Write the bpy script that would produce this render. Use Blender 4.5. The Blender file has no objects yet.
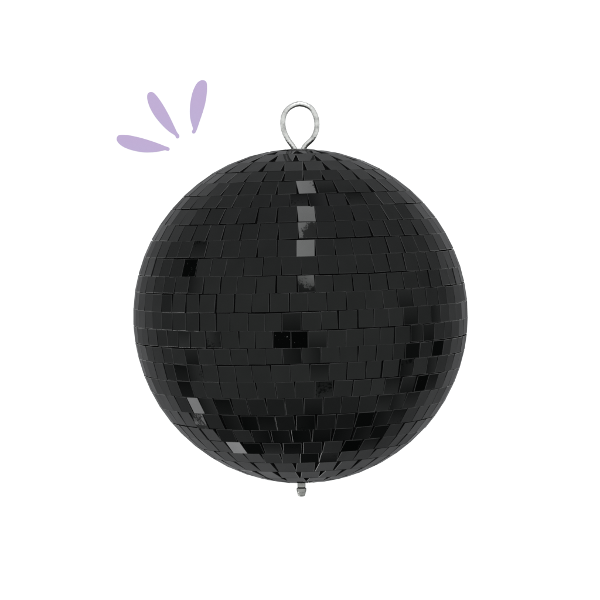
# Black mirror ball with a wire hanging ring, photographed against a white studio
# backdrop that carries three lilac petal shapes.  Units: metres, ball centre at the origin.
import bpy, bmesh, math, random
from mathutils import Vector, Matrix

random.seed(11)
scene = bpy.context.scene
COL = scene.collection
R = 0.1                                   # ball radius (20 cm ball)
DIST, ELEV = 1.4, math.radians(3)         # camera distance and height angle
CAM = Vector((0, -DIST * math.cos(ELEV), DIST * math.sin(ELEV)))
BACK_Y = 0.42                             # the backdrop stands this far behind the ball
ROLL = math.radians(1.5)                  # the mosaic rows climb a little to one side

# ------------------------------------------------------------------ helpers
def link(name, bm, mats, parent=None):
    me = bpy.data.meshes.new(name)
    bm.to_mesh(me); bm.free()
    for m in mats: me.materials.append(m)
    o = bpy.data.objects.new(name, me)
    COL.objects.link(o)
    if parent is not None: o.parent = parent
    return o

def smooth(o, angle=None):
    for p in o.data.polygons: p.use_smooth = True
    if angle is not None:
        o.data.set_sharp_from_angle(angle=math.radians(angle))

def mat(name):
    m = bpy.data.materials.new(name); m.use_nodes = True
    nt = m.node_tree; nt.nodes.clear()
    out = nt.nodes.new('ShaderNodeOutputMaterial')
    return m, nt, out

def node(nt, kind, **kw):
    n = nt.nodes.new(kind)
    for k, v in kw.items():
        if k in n.inputs: n.inputs[k].default_value = v
        else: setattr(n, k, v)
    return n

def math_node(nt, op, a, b=None, clamp=False):
    n = nt.nodes.new('ShaderNodeMath'); n.operation = op; n.use_clamp = clamp
    for i, v in enumerate((a, b)):
        if v is None: continue
        if isinstance(v, (int, float)): n.inputs[i].default_value = v
        else: nt.links.new(v, n.inputs[i])
    return n.outputs[0]

# ------------------------------------------------------------------ materials
def mirror_glass():
    """black mirror: dark coating under a thin glossy glass, per-tile reflectance that also carries painted dark reflections"""
    m, nt, out = mat('black_mirror_glass'); L = nt.links.new
    at = node(nt, 'ShaderNodeAttribute', attribute_name='tile')
    sep = node(nt, 'ShaderNodeSeparateColor'); L(at.outputs['Color'], sep.inputs[0])
    tc = node(nt, 'ShaderNodeTexCoord')
    # speckle on some tiles: scratches, and partial lamp reflections painted in
    nz = node(nt, 'ShaderNodeTexNoise', Scale=700.0, Detail=5.0, Roughness=0.72)
    L(tc.outputs['Object'], nz.inputs['Vector'])
    nl = node(nt, 'ShaderNodeTexNoise', Scale=115.0, Detail=1.0)
    L(tc.outputs['Object'], nl.inputs['Vector'])
    both = math_node(nt, 'ADD', math_node(nt, 'MULTIPLY', nz.outputs['Fac'], .55), math_node(nt, 'MULTIPLY', nl.outputs['Fac'], .45))
    thr = math_node(nt, 'MULTIPLY', sep.outputs[1], 0.42)
    thr = math_node(nt, 'SUBTRACT', 0.70, thr)
    speckle_mask = math_node(nt, 'MULTIPLY', math_node(nt, 'SUBTRACT', both, thr), 16.0, True)
    keep = math_node(nt, 'SUBTRACT', 1.0, math_node(nt, 'MULTIPLY', speckle_mask, 0.80))
    # faint smears everywhere
    nz2 = node(nt, 'ShaderNodeTexNoise', Scale=95.0, Detail=4.0, Roughness=0.6)
    L(tc.outputs['Object'], nz2.inputs['Vector'])
    smear = math_node(nt, 'ADD', math_node(nt, 'MULTIPLY', nz2.outputs['Fac'], 0.24), 0.88)
    # reflectance rises towards grazing angles
    lw = node(nt, 'ShaderNodeLayerWeight', Blend=0.5)
    fz = math_node(nt, 'POWER', lw.outputs['Facing'], 4.2)
    fr = math_node(nt, 'ADD', math_node(nt, 'MULTIPLY', fz, FMAX - F0), F0)
    fac = math_node(nt, 'MULTIPLY', fr, sep.outputs[0])
    fac = math_node(nt, 'MULTIPLY', fac, keep)
    fac = math_node(nt, 'MULTIPLY', fac, smear)
    # dust specks
    nd = node(nt, 'ShaderNodeTexNoise', Scale=1500.0, Detail=2.0)
    L(tc.outputs['Object'], nd.inputs['Vector'])
    dthr = math_node(nt, 'SUBTRACT', 0.86, math_node(nt, 'MULTIPLY', sep.outputs[2], 0.2))
    dust = math_node(nt, 'MULTIPLY', math_node(nt, 'SUBTRACT', nd.outputs['Fac'], dthr), 10.0, True)
    dcol = node(nt, 'ShaderNodeMix', data_type='RGBA')
    L(dust, dcol.inputs[0]); dcol.inputs[6].default_value = (.0012, .0015, .0014, 1); dcol.inputs[7].default_value = (.13, .13, .13, 1)
    df = node(nt, 'ShaderNodeBsdfDiffuse'); L(dcol.outputs[2], df.inputs[0])
    bp = node(nt, 'ShaderNodeBump', Strength=0.03, Distance=0.0004)
    nb = node(nt, 'ShaderNodeTexNoise', Scale=160.0, Detail=2.0)
    L(tc.outputs['Object'], nb.inputs['Vector']); L(nb.outputs['Fac'], bp.inputs['Height'])
    gl = node(nt, 'ShaderNodeBsdfAnisotropic', Roughness=0.05)
    gc = node(nt, 'ShaderNodeMix', data_type='RGBA')
    L(lw.outputs['Facing'], gc.inputs[0]); gc.inputs[6].default_value = (.972, 1.0, .984, 1); gc.inputs[7].default_value = (1.0, .985, 1.03, 1)
    L(gc.outputs[2], gl.inputs[0])
    L(bp.outputs[0], gl.inputs['Normal'])
    mx = node(nt, 'ShaderNodeMixShader')
    L(fac, mx.inputs[0]); L(df.outputs[0], mx.inputs[1]); L(gl.outputs[0], mx.inputs[2])
    L(mx.outputs[0], out.inputs[0])
    return m

def principled(name, color, rough, metallic=0.0, spec=0.5, noise=None, bump=None, edge=None):
    m, nt, out = mat(name); L = nt.links.new
    p = node(nt, 'ShaderNodeBsdfPrincipled')
    p.inputs['Roughness'].default_value = rough
    p.inputs['Metallic'].default_value = metallic
    p.inputs['Specular IOR Level'].default_value = spec
    p.inputs['Base Color'].default_value = (*color, 1)
    if edge is not None: p.inputs['Specular Tint'].default_value = (edge, edge, edge, 1)   # duller towards grazing angles
    tc = node(nt, 'ShaderNodeTexCoord')
    if noise:
        sc, c2, lo, hi = noise
        n = node(nt, 'ShaderNodeTexNoise', Scale=sc, Detail=5.0, Roughness=0.65)
        L(tc.outputs['Object'], n.inputs['Vector'])
        rp = node(nt, 'ShaderNodeValToRGB')
        rp.color_ramp.elements[0].position = lo; rp.color_ramp.elements[1].position = hi
        rp.color_ramp.elements[0].color = (*color, 1); rp.color_ramp.elements[1].color = (*c2, 1)
        L(n.outputs['Fac'], rp.inputs[0]); L(rp.outputs[0], p.inputs['Base Color'])
    if bump:
        sc, st = bump
        n = node(nt, 'ShaderNodeTexNoise', Scale=sc, Detail=3.0)
        L(tc.outputs['Object'], n.inputs['Vector'])
        b = node(nt, 'ShaderNodeBump', Strength=st, Distance=0.0006)
        L(n.outputs['Fac'], b.inputs['Height']); L(b.outputs[0], p.inputs['Normal'])
    L(p.outputs[0], out.inputs[0])
    return m

F0, FMAX = 0.0145, 0.18
GLASS = mirror_glass()
CUT = principled('ground_glass_edge', (.0035, .0037, .0039), .32, spec=.34, noise=(70, (.019, .019, .020), .42, .72))
CORE = principled('matt_black_core', (.0025, .0025, .0025), .9, spec=.05)
ZINC = principled('zinc_wire', (.52, .52, .51), .28, 1.0, noise=(300, (.22, .22, .215), .47, .74), bump=(1300, .18), edge=.10)
STEEL = principled('dull_steel', (.25, .25, .24), .32, 1.0, noise=(260, (.17, .17, .165), .42, .72), bump=(900, .2), edge=.2)
WHITE = principled('white_backdrop_paint', (.86, .86, .86), .9, spec=.1, noise=(6, (.84, .84, .84), .3, .7))

# ------------------------------------------------------------------ the ball
ball = bpy.data.objects.new('mirror_ball', None)
COL.objects.link(ball)
ball.empty_display_size = .05
ball['label'] = 'round black mirror ball tiled in square glass, with silver wire ring on top'
ball['category'] = 'mirror ball'

bm = bmesh.new()
bmesh.ops.create_uvsphere(bm, u_segments=96, v_segments=48, radius=R - .0013)
core = link('core', bm, [CORE], ball); smooth(core)

# rows of the mosaic from top to bottom: upper and lower latitude in degrees, and the longitudes of
# the joints between the tiles at the front; each row is continued round the ball from there
ROWS = [
    (74.9,67.1,[-21.8, -0.3, 20.6]),
    (67.1,59.9,[-9.5, 5.5, 21.2]),
    (59.9,53.8,[-19.8, -7.3, 3.8, 15.5]),
    (53.8,47.1,[-10.1, 0.0, 9.4, 20.3]),
    (47.1,41.3,[-12.1, -3.3, 4.9, 13.8, 22.9]),
    (41.3,34.8,[-16.9, -8.3, -0.1, 7.3, 15.0]),
    (34.8,28.6,[-15.1, -7.4, -0.0, 7.1, 14.5]),
    (28.6,22.4,[-14.8, -7.5, -0.9, 5.9, 13.1]),
    (22.4,16.1,[-12.3, -5.9, 0.7, 6.6, 13.4]),
    (16.1,10.4,[-14.5, -7.7, -0.6, 5.1, 11.1]),
    (10.4,4.3,[-15.7, -10.0, -3.2, 2.6, 8.7, 15.3]),
    (4.3,-1.6,[-11.4, -6.0, 0.5, 6.6, 12.1]),
    (-1.6,-7.3,[-14.9, -9.0, -3.2, 2.3, 8.6, 14.7]),
    (-7.3,-12.7,[-11.6, -6.1, 0.2, 6.4, 12.7]),
    (-12.7,-18.7,[-16.8, -10.3, -3.8, 2.7, 9.1, 15.2]),
    (-18.7,-24.6,[-16.0, -9.1, -2.5, 4.4, 10.7]),
    (-24.6,-31.0,[-13.2, -6.4, 0.4, 7.5, 14.2]),
    (-31.0,-37.3,[-18.0, -10.7, -3.2, 5.3, 13.1]),
    (-37.3,-43.2,[-22.7, -14.0, -5.3, 3.5, 12.2]),
    (-43.2,-49.2,[-19.7, -10.1, -0.6, 8.9, 18.6]),
    (-49.2,-55.1,[-22.7, -12.1, -2.2, 8.1, 19.0]),
    (-55.1,-62.0,[-18.9, -5.3, 6.8, 21.3]),
    (-62.0,-69.0,[-22.2, -3.6, 12.8]),
]
# tiles with dark reflections painted in as lower reflectance (latitude, longitude, strength)
DARK=[ (19.1,-40.1,0.02), (26.1,-38.2,0.62), (13.7,-36.7,0.72), (1.8,-2.7,0.45), (-4.2,-8.8,0.02), (-4.4,-0.3,0.02), (-4.5,5.5,0.72), (-9.5,-3.0,0.4),
        (-9.7,2.8,0.7), (-15.4,5.4,0.72), (-21.1,6.9,0.7), (-28.0,3.8,0.8), (-9.5,-39.5,0.62), (-15.5,-45.3,0.4), (-21.2,-45.1,0.3),
        (-27.4,-29.4,0.3), (-33.3,-20.3,0.25), (-45.5,-24.6,0.08), (-15.2,-36.8,0.85), (-26.8,-35.4,0.75), (-33.9,0.8,0.45), (-40.1,-0.6,0.35),
        (-45.6,21.3,0.12), (-52.0,3.2,0.12), (-52.4,13.1,0.4), (-8.8,39.6,0.15), (-9.0,52.2,0.05), (-14.4,37.3,0.5), (-14.5,49.6,0.55),
        (-20.6,46.8,0.03), (-20.0,34.2,0.6), (-20.1,40.1,0.6), (-20.4,53.8,0.5), (-2.5,39.2,0.5), (-2.9,45.2,0.5), (3.3,39.0,0.7), (2.7,51.8,0.65),
        (8.3,38.3,0.75), (-26.9,32.6,0.7), (-26.2,38.4,0.7), (-26.0,46.0,0.7), (-32.5,23.9,0.1), (-38.6,31.2,0.15), (-45.1,21.6,0.1),
        (-45.3,30.7,0.5), (-38.4,22.1,0.55), (-31.8,31.2,0.65), (-32.0,38.5,0.65), (-4.4,-30.9,0.85), (-4.3,-41.3,0.9), (42.5,-2.4,0.8),
        (42.8,5.6,0.8), (50.0,18.7,0.8), (44.9,27.8,0.75), (-37.3,36.1,0.65), (-38.0,15.4,0.6), (-37.6,6.9,0.55), (-39.9,-7.9,0.6), (-40.3,-14.5,0.6),
        (-21.3,-16.6,0.95), (-32.9,-25.3,0.6), (-33.7,-11.0,0.7), (-47.0,-6.7,0.6), (-47.0,-16.5,0.7), (-4.7,-0.3,0.02) ]
# tiles set so that they mirror a lamp: latitude, longitude, lamp, speckle and strength painting a partial reflection corner by corner
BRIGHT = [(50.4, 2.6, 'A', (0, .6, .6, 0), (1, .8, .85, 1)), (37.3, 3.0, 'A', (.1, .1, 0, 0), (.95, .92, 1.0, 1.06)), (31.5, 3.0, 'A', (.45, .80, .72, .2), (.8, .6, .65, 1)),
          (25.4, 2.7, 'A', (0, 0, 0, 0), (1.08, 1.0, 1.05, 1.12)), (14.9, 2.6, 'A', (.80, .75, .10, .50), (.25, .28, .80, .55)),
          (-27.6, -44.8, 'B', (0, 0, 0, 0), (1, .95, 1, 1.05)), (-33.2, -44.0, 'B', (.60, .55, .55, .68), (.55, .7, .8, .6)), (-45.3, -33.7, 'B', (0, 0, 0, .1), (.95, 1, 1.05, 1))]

STRIP_X, STRIP_Z, STRIP_Y0, STRIP_Y1, STRIP_W = .085, .9, -1.95, .2, .09     # strip lamp overhead
LOW_A, LOW_B = Vector((-.76, .22, -.60)), Vector((-.36, .34, -.80))          # lamp low on one side

def sph(lat, lon):
    a, b = math.radians(lat), math.radians(lon)
    return Vector((math.cos(a) * math.sin(b), -math.cos(a) * math.cos(b), math.sin(a)))

ROT = Matrix.Rotation(-ROLL, 3, 'Y')
CAMT = ROT.inverted() @ CAM               # the camera seen from the mosaic's own frame
toT = ROT.inverted()

def reflect(pos, n):
    v = (CAMT - pos).normalized()
    return 2 * n.dot(v) * n - v

def hits_lamp(pos, n):
    """does a tile at pos with normal n mirror one of the lamps to the front?"""
    d = ROT @ reflect(pos, n); p = ROT @ pos
    if d.z > .05:
        t = (STRIP_Z - p.z) / d.z; q = p + d * t
        if abs(q.x - STRIP_X) < STRIP_W * .5 + .05 and STRIP_Y0 - .1 < q.y < STRIP_Y1 + .1: return True
    for i in range(9):
        q = LOW_A.lerp(LOW_B, i / 8)
        if d.angle((q - p).normalized()) < .17: return True
    return False

rows = list(ROWS)
top = rows[0][0]
extra = []
while top < 86:
    extra.append((min(top + 5.9, 88), top, None)); top += 5.9
rows = extra[::-1] + rows
bot = rows[-1][1]
while bot > -86:
    rows.append((bot, max(bot - 5.9, -88), None)); bot -= 5.9

bm = bmesh.new()
lay = bm.loops.layers.float_color.new('tile')
THICK = .0013

def add_tile(lat, lon, w, h, attrs, target=None, extra_tilt=1.0, spin=0.0):
    n0 = sph(lat, lon)
    pos = n0 * R
    if target is not None:
        v = (CAMT - pos).normalized(); l = (toT @ target - pos).normalized()
        n = (v + l).normalized()
        if n.angle(n0) > math.radians(9): n = n0.slerp(n, math.radians(9) / n.angle(n0))
    else:
        for _ in range(60):
            n = (n0 + Vector([random.gauss(0, .0062 * extra_tilt) for _ in range(3)])).normalized()
            if not hits_lamp(pos, n): break
            extra_tilt *= 1.12
    north = Vector((0, 0, 1)) - n * n.z
    north.normalize(); east = north.cross(n)
    q = Matrix.Rotation(spin, 3, n)
    north, east = q @ north, q @ east
    b = random.uniform(.00011, .00023)                                            # ground bevel round the face
    def ring(hw, hh, d, sk):
        return [bm.verts.new(ROT @ (pos + east * (sx * hw + sy * sk) + north * (sy * hh) + n * d)) for sx, sy in ((-1, -1), (1, -1), (1, 1), (-1, 1))]
    sk = random.gauss(0, .00014)
    lo, mid, hi = ring(w / 2, h / 2, -THICK, sk), ring(w / 2, h / 2, -b * .8, sk), ring(w / 2 - b, h / 2 - b, 0, sk)
    faces = [(bm.faces.new(hi), 0)]
    for i in range(4):
        j = (i + 1) % 4
        faces.append((bm.faces.new((mid[i], mid[j], hi[j], hi[i])), 1))
        faces.append((bm.faces.new((lo[i], lo[j], mid[j], mid[i])), 1))
    for f, mi in faces:
        f.material_index = mi
        for lp in f.loops:
            c = next(k for k in range(4) if lp.vert in (hi[k], mid[k], lo[k]))
            lp[lay] = (*attrs[c], 1.0)

for ri, (la, lb, edges) in enumerate(rows):
    lat = (la + lb) / 2
    cosm = math.cos(math.radians(lat))
    cosp = math.cos(math.radians(max(abs(la), abs(lb))))   # poleward edge of the row is the tight one
    gap_row = random.choice((.00012, .00018, .00022, .00027, .00032))
    h = math.radians(la - lb) * R - gap_row
    if edges:
        e = list(edges)
        mean = (e[-1] - e[0]) / (len(e) - 1)
    else:
        mean = math.degrees(max(.0109 / (R * cosm), .0104 / (R * max(cosp, .03))))
        mean = min(mean, 120)
        first = -90 - mean * .5 if la > 0 else random.uniform(0, mean); e = [first, first + mean]
    rem = 360 - (e[-1] - e[0])
    nrem = max(1, round(rem / mean)); step = rem / nrem
    cuts = e + [e[-1] + step * (i + 1) + (random.gauss(0, .06) * step if i < nrem - 1 else 0) for i in range(nrem)]
    ph = random.uniform(0, 6.28)
    for i in range(len(cuts) - 1):
        a, b = cuts[i], cuts[i + 1]
        lon = (a + b) / 2
        wl = math.radians(b - a) * R
        w = min(wl * cosm - .00024, .0107, max(wl * cosp + .0006, .004))
        w -= abs(random.gauss(0, .00010))
        hh = h - abs(random.gauss(0, .00010))
        tl = lat + .16 * math.sin(math.radians(lon) * 3 + ph) + random.gauss(0, .05)
        ll = (lon + 180) % 360 - 180
        half = (b - a) / 2
        refl = max(.8, min(1.12, random.gauss(1.0, .035)))
        speckle, grad, dust, target = 0.0, None, random.choice((0, 0, .1, .25, .4)), None
        inrow = lambda s: lb <= s[0] < la and abs(s[1] - ll) <= half
        for s in DARK:
            if inrow(s):
                refl *= s[2]
                if .25 < s[2] < .9: speckle = .3 if random.random() < .35 else 0
                if .2 < s[2] < .95:                       # the dark reflection fades across the tile
                    g = random.choice(((1, 1, 0, 0), (0, 0, 1, 1), (1, 0, 0, 1), (0, 1, 1, 0)))
                    if abs(s[0] - 1.8) < .1: g = (0, 0, 1, 1)
                    grad = [1 + (.38 if k else -.42) for k in g]
                if s[2] == .02: dust = .75
        if -50 < lat < -34 and abs(ll) < 45: refl *= .72 + .2 * random.random()  # dark ground reflection painted into the lower front rows
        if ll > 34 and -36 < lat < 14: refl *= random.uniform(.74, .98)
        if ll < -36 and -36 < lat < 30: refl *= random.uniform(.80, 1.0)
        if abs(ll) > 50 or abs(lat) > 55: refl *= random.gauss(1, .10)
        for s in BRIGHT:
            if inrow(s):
                speckle = s[3]; refl = 1.0; grad = s[4]
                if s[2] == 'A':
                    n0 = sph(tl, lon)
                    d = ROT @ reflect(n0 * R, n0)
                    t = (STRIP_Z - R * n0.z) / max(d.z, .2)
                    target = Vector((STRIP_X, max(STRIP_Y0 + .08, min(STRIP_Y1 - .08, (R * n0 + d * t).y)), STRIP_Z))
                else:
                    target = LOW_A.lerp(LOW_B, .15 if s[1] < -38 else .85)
        # corners in order lower left, lower right, upper right, upper left
        speckles = speckle if isinstance(speckle, tuple) else (speckle,) * 4
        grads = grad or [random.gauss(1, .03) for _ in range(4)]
        attrs = [(refl * g, wv, dust) for g, wv in zip(grads, speckles)]
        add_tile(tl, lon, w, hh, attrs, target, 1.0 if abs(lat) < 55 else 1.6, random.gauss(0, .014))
tiles = link('mirror_tiles', bm, [GLASS, CUT], ball)

# ------------------------------------------------------------------ wire ring, stud and cap nut
def sweep(pts, rad, seg=20, sub=10):
    """round wire through the points (Catmull-Rom)"""
    P = [Vector(p) for p in pts]; path = []
    for i in range(1, len(P) - 2):
        for k in range(sub):
            t = k / sub; a, b, c, d = P[i - 1:i + 3]
            path.append(.5 * ((2 * b) + (c - a) * t + (2 * a - 5 * b + 4 * c - d) * t * t + (3 * b - a - 3 * c + d) * t ** 3))
    path.append(P[-2])
    bm = bmesh.new(); rings = []
    for i, p in enumerate(path):
        tan = (path[min(i + 1, len(path) - 1)] - path[max(i - 1, 0)]).normalized()
        s = tan.cross(Vector((0, 1, 0))).normalized(); u = s.cross(tan)
        r = rad * (1 + .02 * math.sin(i * 1.7))
        rings.append([bm.verts.new(p + r * (s * math.cos(2 * math.pi * k / seg) + u * math.sin(2 * math.pi * k / seg))) for k in range(seg)])
    for A, B in zip(rings, rings[1:]):
        for k in range(seg):
            bm.faces.new((A[k], A[(k + 1) % seg], B[(k + 1) % seg], B[k]))
    bm.faces.new(rings[0]); bm.faces.new(rings[-1][::-1])
    bmesh.ops.recalc_face_normals(bm, faces=bm.faces)
    return bm

RING = [(-0.9, 88.8), (-1.26, 93.6), (-2.34, 97.8), (-4.74, 101.88), (-7.56, 105.84), (-9.78, 110.58), (-10.56, 115.62), (-9.66, 120.72), (-6.42, 124.8), (-0.78, 126.9), (5.46, 125.04), (8.58, 120.72), (9.78, 115.62), (9.3, 110.58), (7.02, 106.02), (2.94, 102), (1.02, 98.1), (0.42, 93.6), (0.3, 88.8)]   # millimetres: across, up
pts = [(x * .001, (-.0007 if i < 9 else .0007) * (1 if i < 4 or i > 14 else .4), y * .001) for i, (x, y) in enumerate(RING)]
ring = link('hanging_ring', sweep(pts, .00152), [ZINC], ball); smooth(ring)

def lathe(profile, seg=40, hexa=None):
    bm = bmesh.new(); rings = []
    for r, z in profile:
        rings.append([bm.verts.new((r * math.cos(2 * math.pi * k / seg), r * math.sin(2 * math.pi * k / seg), z)) for k in range(seg)])
    for A, B in zip(rings, rings[1:]):
        for k in range(seg): bm.faces.new((A[k], A[(k + 1) % seg], B[(k + 1) % seg], B[k]))
    bm.faces.new(rings[0]); bm.faces.new(rings[-1])
    bmesh.ops.recalc_face_normals(bm, faces=bm.faces)
    return bm

mm = .001
cap = link('top_cap', lathe([(9.2*mm, 98.0*mm), (9.2*mm, 99.5*mm), (7.8*mm, 99.95*mm), (6.0*mm, 100.18*mm), (.3*mm, 100.25*mm)]), [CUT], ball); smooth(cap, 30)
stud = link('stud', lathe([(2.2*mm, -98*mm), (2.35*mm, -100.6*mm), (2.45*mm, -101.2*mm), (2.45*mm, -103.0*mm), (2.1*mm, -103.4*mm), (1.9*mm, -103.45*mm), (1.9*mm, -104.2*mm)]), [STEEL], ball)
stud.location.x = .0006; smooth(stud, 35)
prof = [(1.8, -103.55), (2.65, -103.6), (2.9, -103.9), (2.95, -104.8), (2.8, -105.8), (2.62, -106.3), (2.52, -106.4), (2.48, -106.9), (2.3, -107.8), (2.0, -108.4), (1.4, -108.85), (.4, -109.0)]
nut = link('cap_nut', lathe([(a * mm, b * mm) for a, b in prof], 6 * 8), [STEEL], ball)
for v in nut.data.vertices:                               # six flats on the upper part of the nut
    if v.co.z > -.1062 and math.hypot(v.co.x, v.co.y) > .0022:
        a = math.atan2(v.co.y, v.co.x) % (math.pi / 3) - math.pi / 6
        f = min(1.0, .955 / math.cos(a)); v.co.x *= f; v.co.y *= f
nut.location.x = .0006; smooth(nut, 30)
for o in (stud, nut):
    o.location.y = 0

# ------------------------------------------------------------------ white backdrop sheet (one hanging sheet)
bm = bmesh.new()
prof = [(BACK_Y, -2.6), (BACK_Y, 3.0)]
A = [bm.verts.new((-3.5, y, z)) for y, z in prof]; B = [bm.verts.new((3.5, y, z)) for y, z in prof]
for i in range(len(prof) - 1): bm.faces.new((A[i], B[i], B[i + 1], A[i + 1]))
backdrop = link('backdrop', bm, [WHITE]); smooth(backdrop)
backdrop['kind'] = 'structure'
backdrop['label'] = 'plain white studio backdrop behind the mirror ball'

# ------------------------------------------------------------------ three lilac petals on the backdrop
# outlines in millimetres on the backdrop: across, up
PETALS = [
    ([(-142.97,115.8),(-142.49,117.51),(-141.4,118.59),(-139.07,118.98),(-134.09,118.75),(-126.33,117.2),(-118.56,115.03),(-110.79,112.39),(-105.36,110.22),(-102.72,109.29),(-101.79,108.2),(-102.26,106.96),(-103.5,106.65),(-105.37,107.19),(-109.26,106.34),(-115.17,105.56),(-122.48,105.56),(-130.25,106.96),(-136.46,109.13),(-140.34,111.61),(-142.35,113.94)],
     'lilac petal shape lying almost flat, the lowest of the three'),
    ([(-119.06,149.11),(-118.44,151.12),(-116.57,152.21),(-114.08,151.59),(-110.68,147.87),(-106.81,142.14),(-102.18,133.94),(-98.31,125.88),(-96,121.07),(-94.45,118.9),(-94.3,117.2),(-95.39,116.27),(-96.79,116.89),(-97.71,118.75),(-102.21,121.69),(-107.64,126.81),(-113.06,133.32),(-116.92,140.13),(-118.76,145.71)],
     'lilac petal shape leaning left, between the flat one and the upright one'),
    ([(-76.01,161.33),(-73.84,160.72),(-72.75,158.4),(-72.77,152.21),(-73.87,144.47),(-75.75,137.5),(-78.1,130.53),(-80.13,124.64),(-81.38,121.54),(-82.32,120.3),(-83.87,120.3),(-84.34,121.85),(-83.55,123.86),(-84.94,128.67),(-85.86,133.94),(-85.84,140.6),(-85.05,146.79),(-83.48,152.98),(-80.83,158.4),(-78.34,160.72)],
     'lilac petal shape standing nearly upright, the highest of the three'),
]
def petal_paper():
    m = principled('lilac_paper', (.405, .312, .490), .95, spec=.0, noise=(14, (.392, .322, .500), .35, .65))
    return m
PAPER = petal_paper()
def closed_spline(P, sub=6):
    out = []; n = len(P)
    for i in range(n):
        a, b, c, d = (Vector(P[(i + k - 1) % n]) for k in range(4))
        for k in range(sub):
            t = k / sub
            out.append(.5 * ((2 * b) + (c - a) * t + (2 * a - 5 * b + 4 * c - d) * t * t + (3 * b - a - 3 * c + d) * t ** 3))
    return out
for outline, label in PETALS:
    W = [Vector((p.x * .001, BACK_Y - .0004, p.y * .001)) for p in closed_spline(outline)]
    c = sum(W, Vector()) / len(W)
    bm = bmesh.new()
    front = [bm.verts.new(p - c) for p in W]
    back = [bm.verts.new(p - c + Vector((0, .0003, 0))) for p in W]
    bm.faces.new(front); bm.faces.new(back[::-1])
    for i in range(len(W)):
        j = (i + 1) % len(W); bm.faces.new((front[i], front[j], back[j], back[i]))
    bmesh.ops.recalc_face_normals(bm, faces=bm.faces)
    o = link('petal_shape', bm, [PAPER]); o.location = c
    o['label'] = label; o['category'] = 'petal shape'; o['group'] = 'lilac petal shapes beside the ball'

# ------------------------------------------------------------------ studio surroundings and lamps
w = bpy.data.worlds.new('World'); scene.world = w; w.use_nodes = True
nt = w.node_tree; bg = nt.nodes['Background']
tc = node(nt, 'ShaderNodeTexCoord'); sx = node(nt, 'ShaderNodeSeparateXYZ')
nt.links.new(tc.outputs['Generated'], sx.inputs[0])
rp = node(nt, 'ShaderNodeValToRGB')
els = rp.color_ramp.elements
els[0].position = 0.0; els[0].color = (.35, .35, .36, 1)
els[1].position = 1.0; els[1].color = (.84, .84, .87, 1)
for p, c in ((.07, (.50, .51, .51, 1)), (.16, (.97, 1.0, .99, 1)), (.66, (.98, 1.0, .99, 1)), (.93, (.88, .89, .91, 1))):
    k = els.new(p); k.color = c
mr = node(nt, 'ShaderNodeMapRange'); mr.inputs[1].default_value = -1; mr.inputs[2].default_value = 1
nt.links.new(sx.outputs['Z'], mr.inputs[0]); nt.links.new(mr.outputs[0], rp.inputs[0]); nt.links.new(rp.outputs[0], bg.inputs[0])
bg.inputs[1].default_value = 1.32

def area(name, loc, look, sx, sy, power, x_axis=None, color=(1, 1, 1)):
    d = bpy.data.lights.new(name, 'AREA'); d.shape = 'RECTANGLE'; d.size = sx; d.size_y = sy; d.energy = power; d.color = color
    o = bpy.data.objects.new(name, d); COL.objects.link(o); o.location = loc
    z = (Vector(loc) - Vector(look)).normalized()
    x = Vector(x_axis) if x_axis else Vector((1, 0, 0))
    y = z.cross(x).normalized(); x = y.cross(z)
    o.matrix_world = Matrix.Translation(loc) @ Matrix((x, y, z)).transposed().to_4x4()
    return o
Lrad = 8.6
yc = (STRIP_Y0 + STRIP_Y1) / 2; ln = STRIP_Y1 - STRIP_Y0
area('strip_lamp', (STRIP_X, yc, STRIP_Z), (STRIP_X, yc, 0), STRIP_W, ln, Lrad * math.pi * STRIP_W * ln)
mid = (LOW_A + LOW_B) / 2; ab = LOW_B - LOW_A
area('low_lamp', mid, (0, 0, 0), ab.length + .16, .22, Lrad * .9 * math.pi * (ab.length + .16) * .22, ab.normalized())

# ------------------------------------------------------------------ camera
cd = bpy.data.cameras.new('camera'); cam = bpy.data.objects.new('camera', cd); COL.objects.link(cam)
cd.sensor_width = 36; cd.lens = 139.92; cd.clip_start = .05; cd.clip_end = 100
cam.location = CAM
cam.rotation_euler = (-CAM).to_track_quat('-Z', 'Y').to_euler()
cd.shift_x = -.5 / 600; cd.shift_y = 16 / 600
scene.camera = cam

scene.view_settings.view_transform = 'Standard'; scene.view_settings.look = 'None'
scene.view_settings.exposure = 0; scene.view_settings.gamma = 1
scene.render.engine = 'CYCLES'
scene.cycles.use_denoising = True
scene.cycles.max_bounces = 8
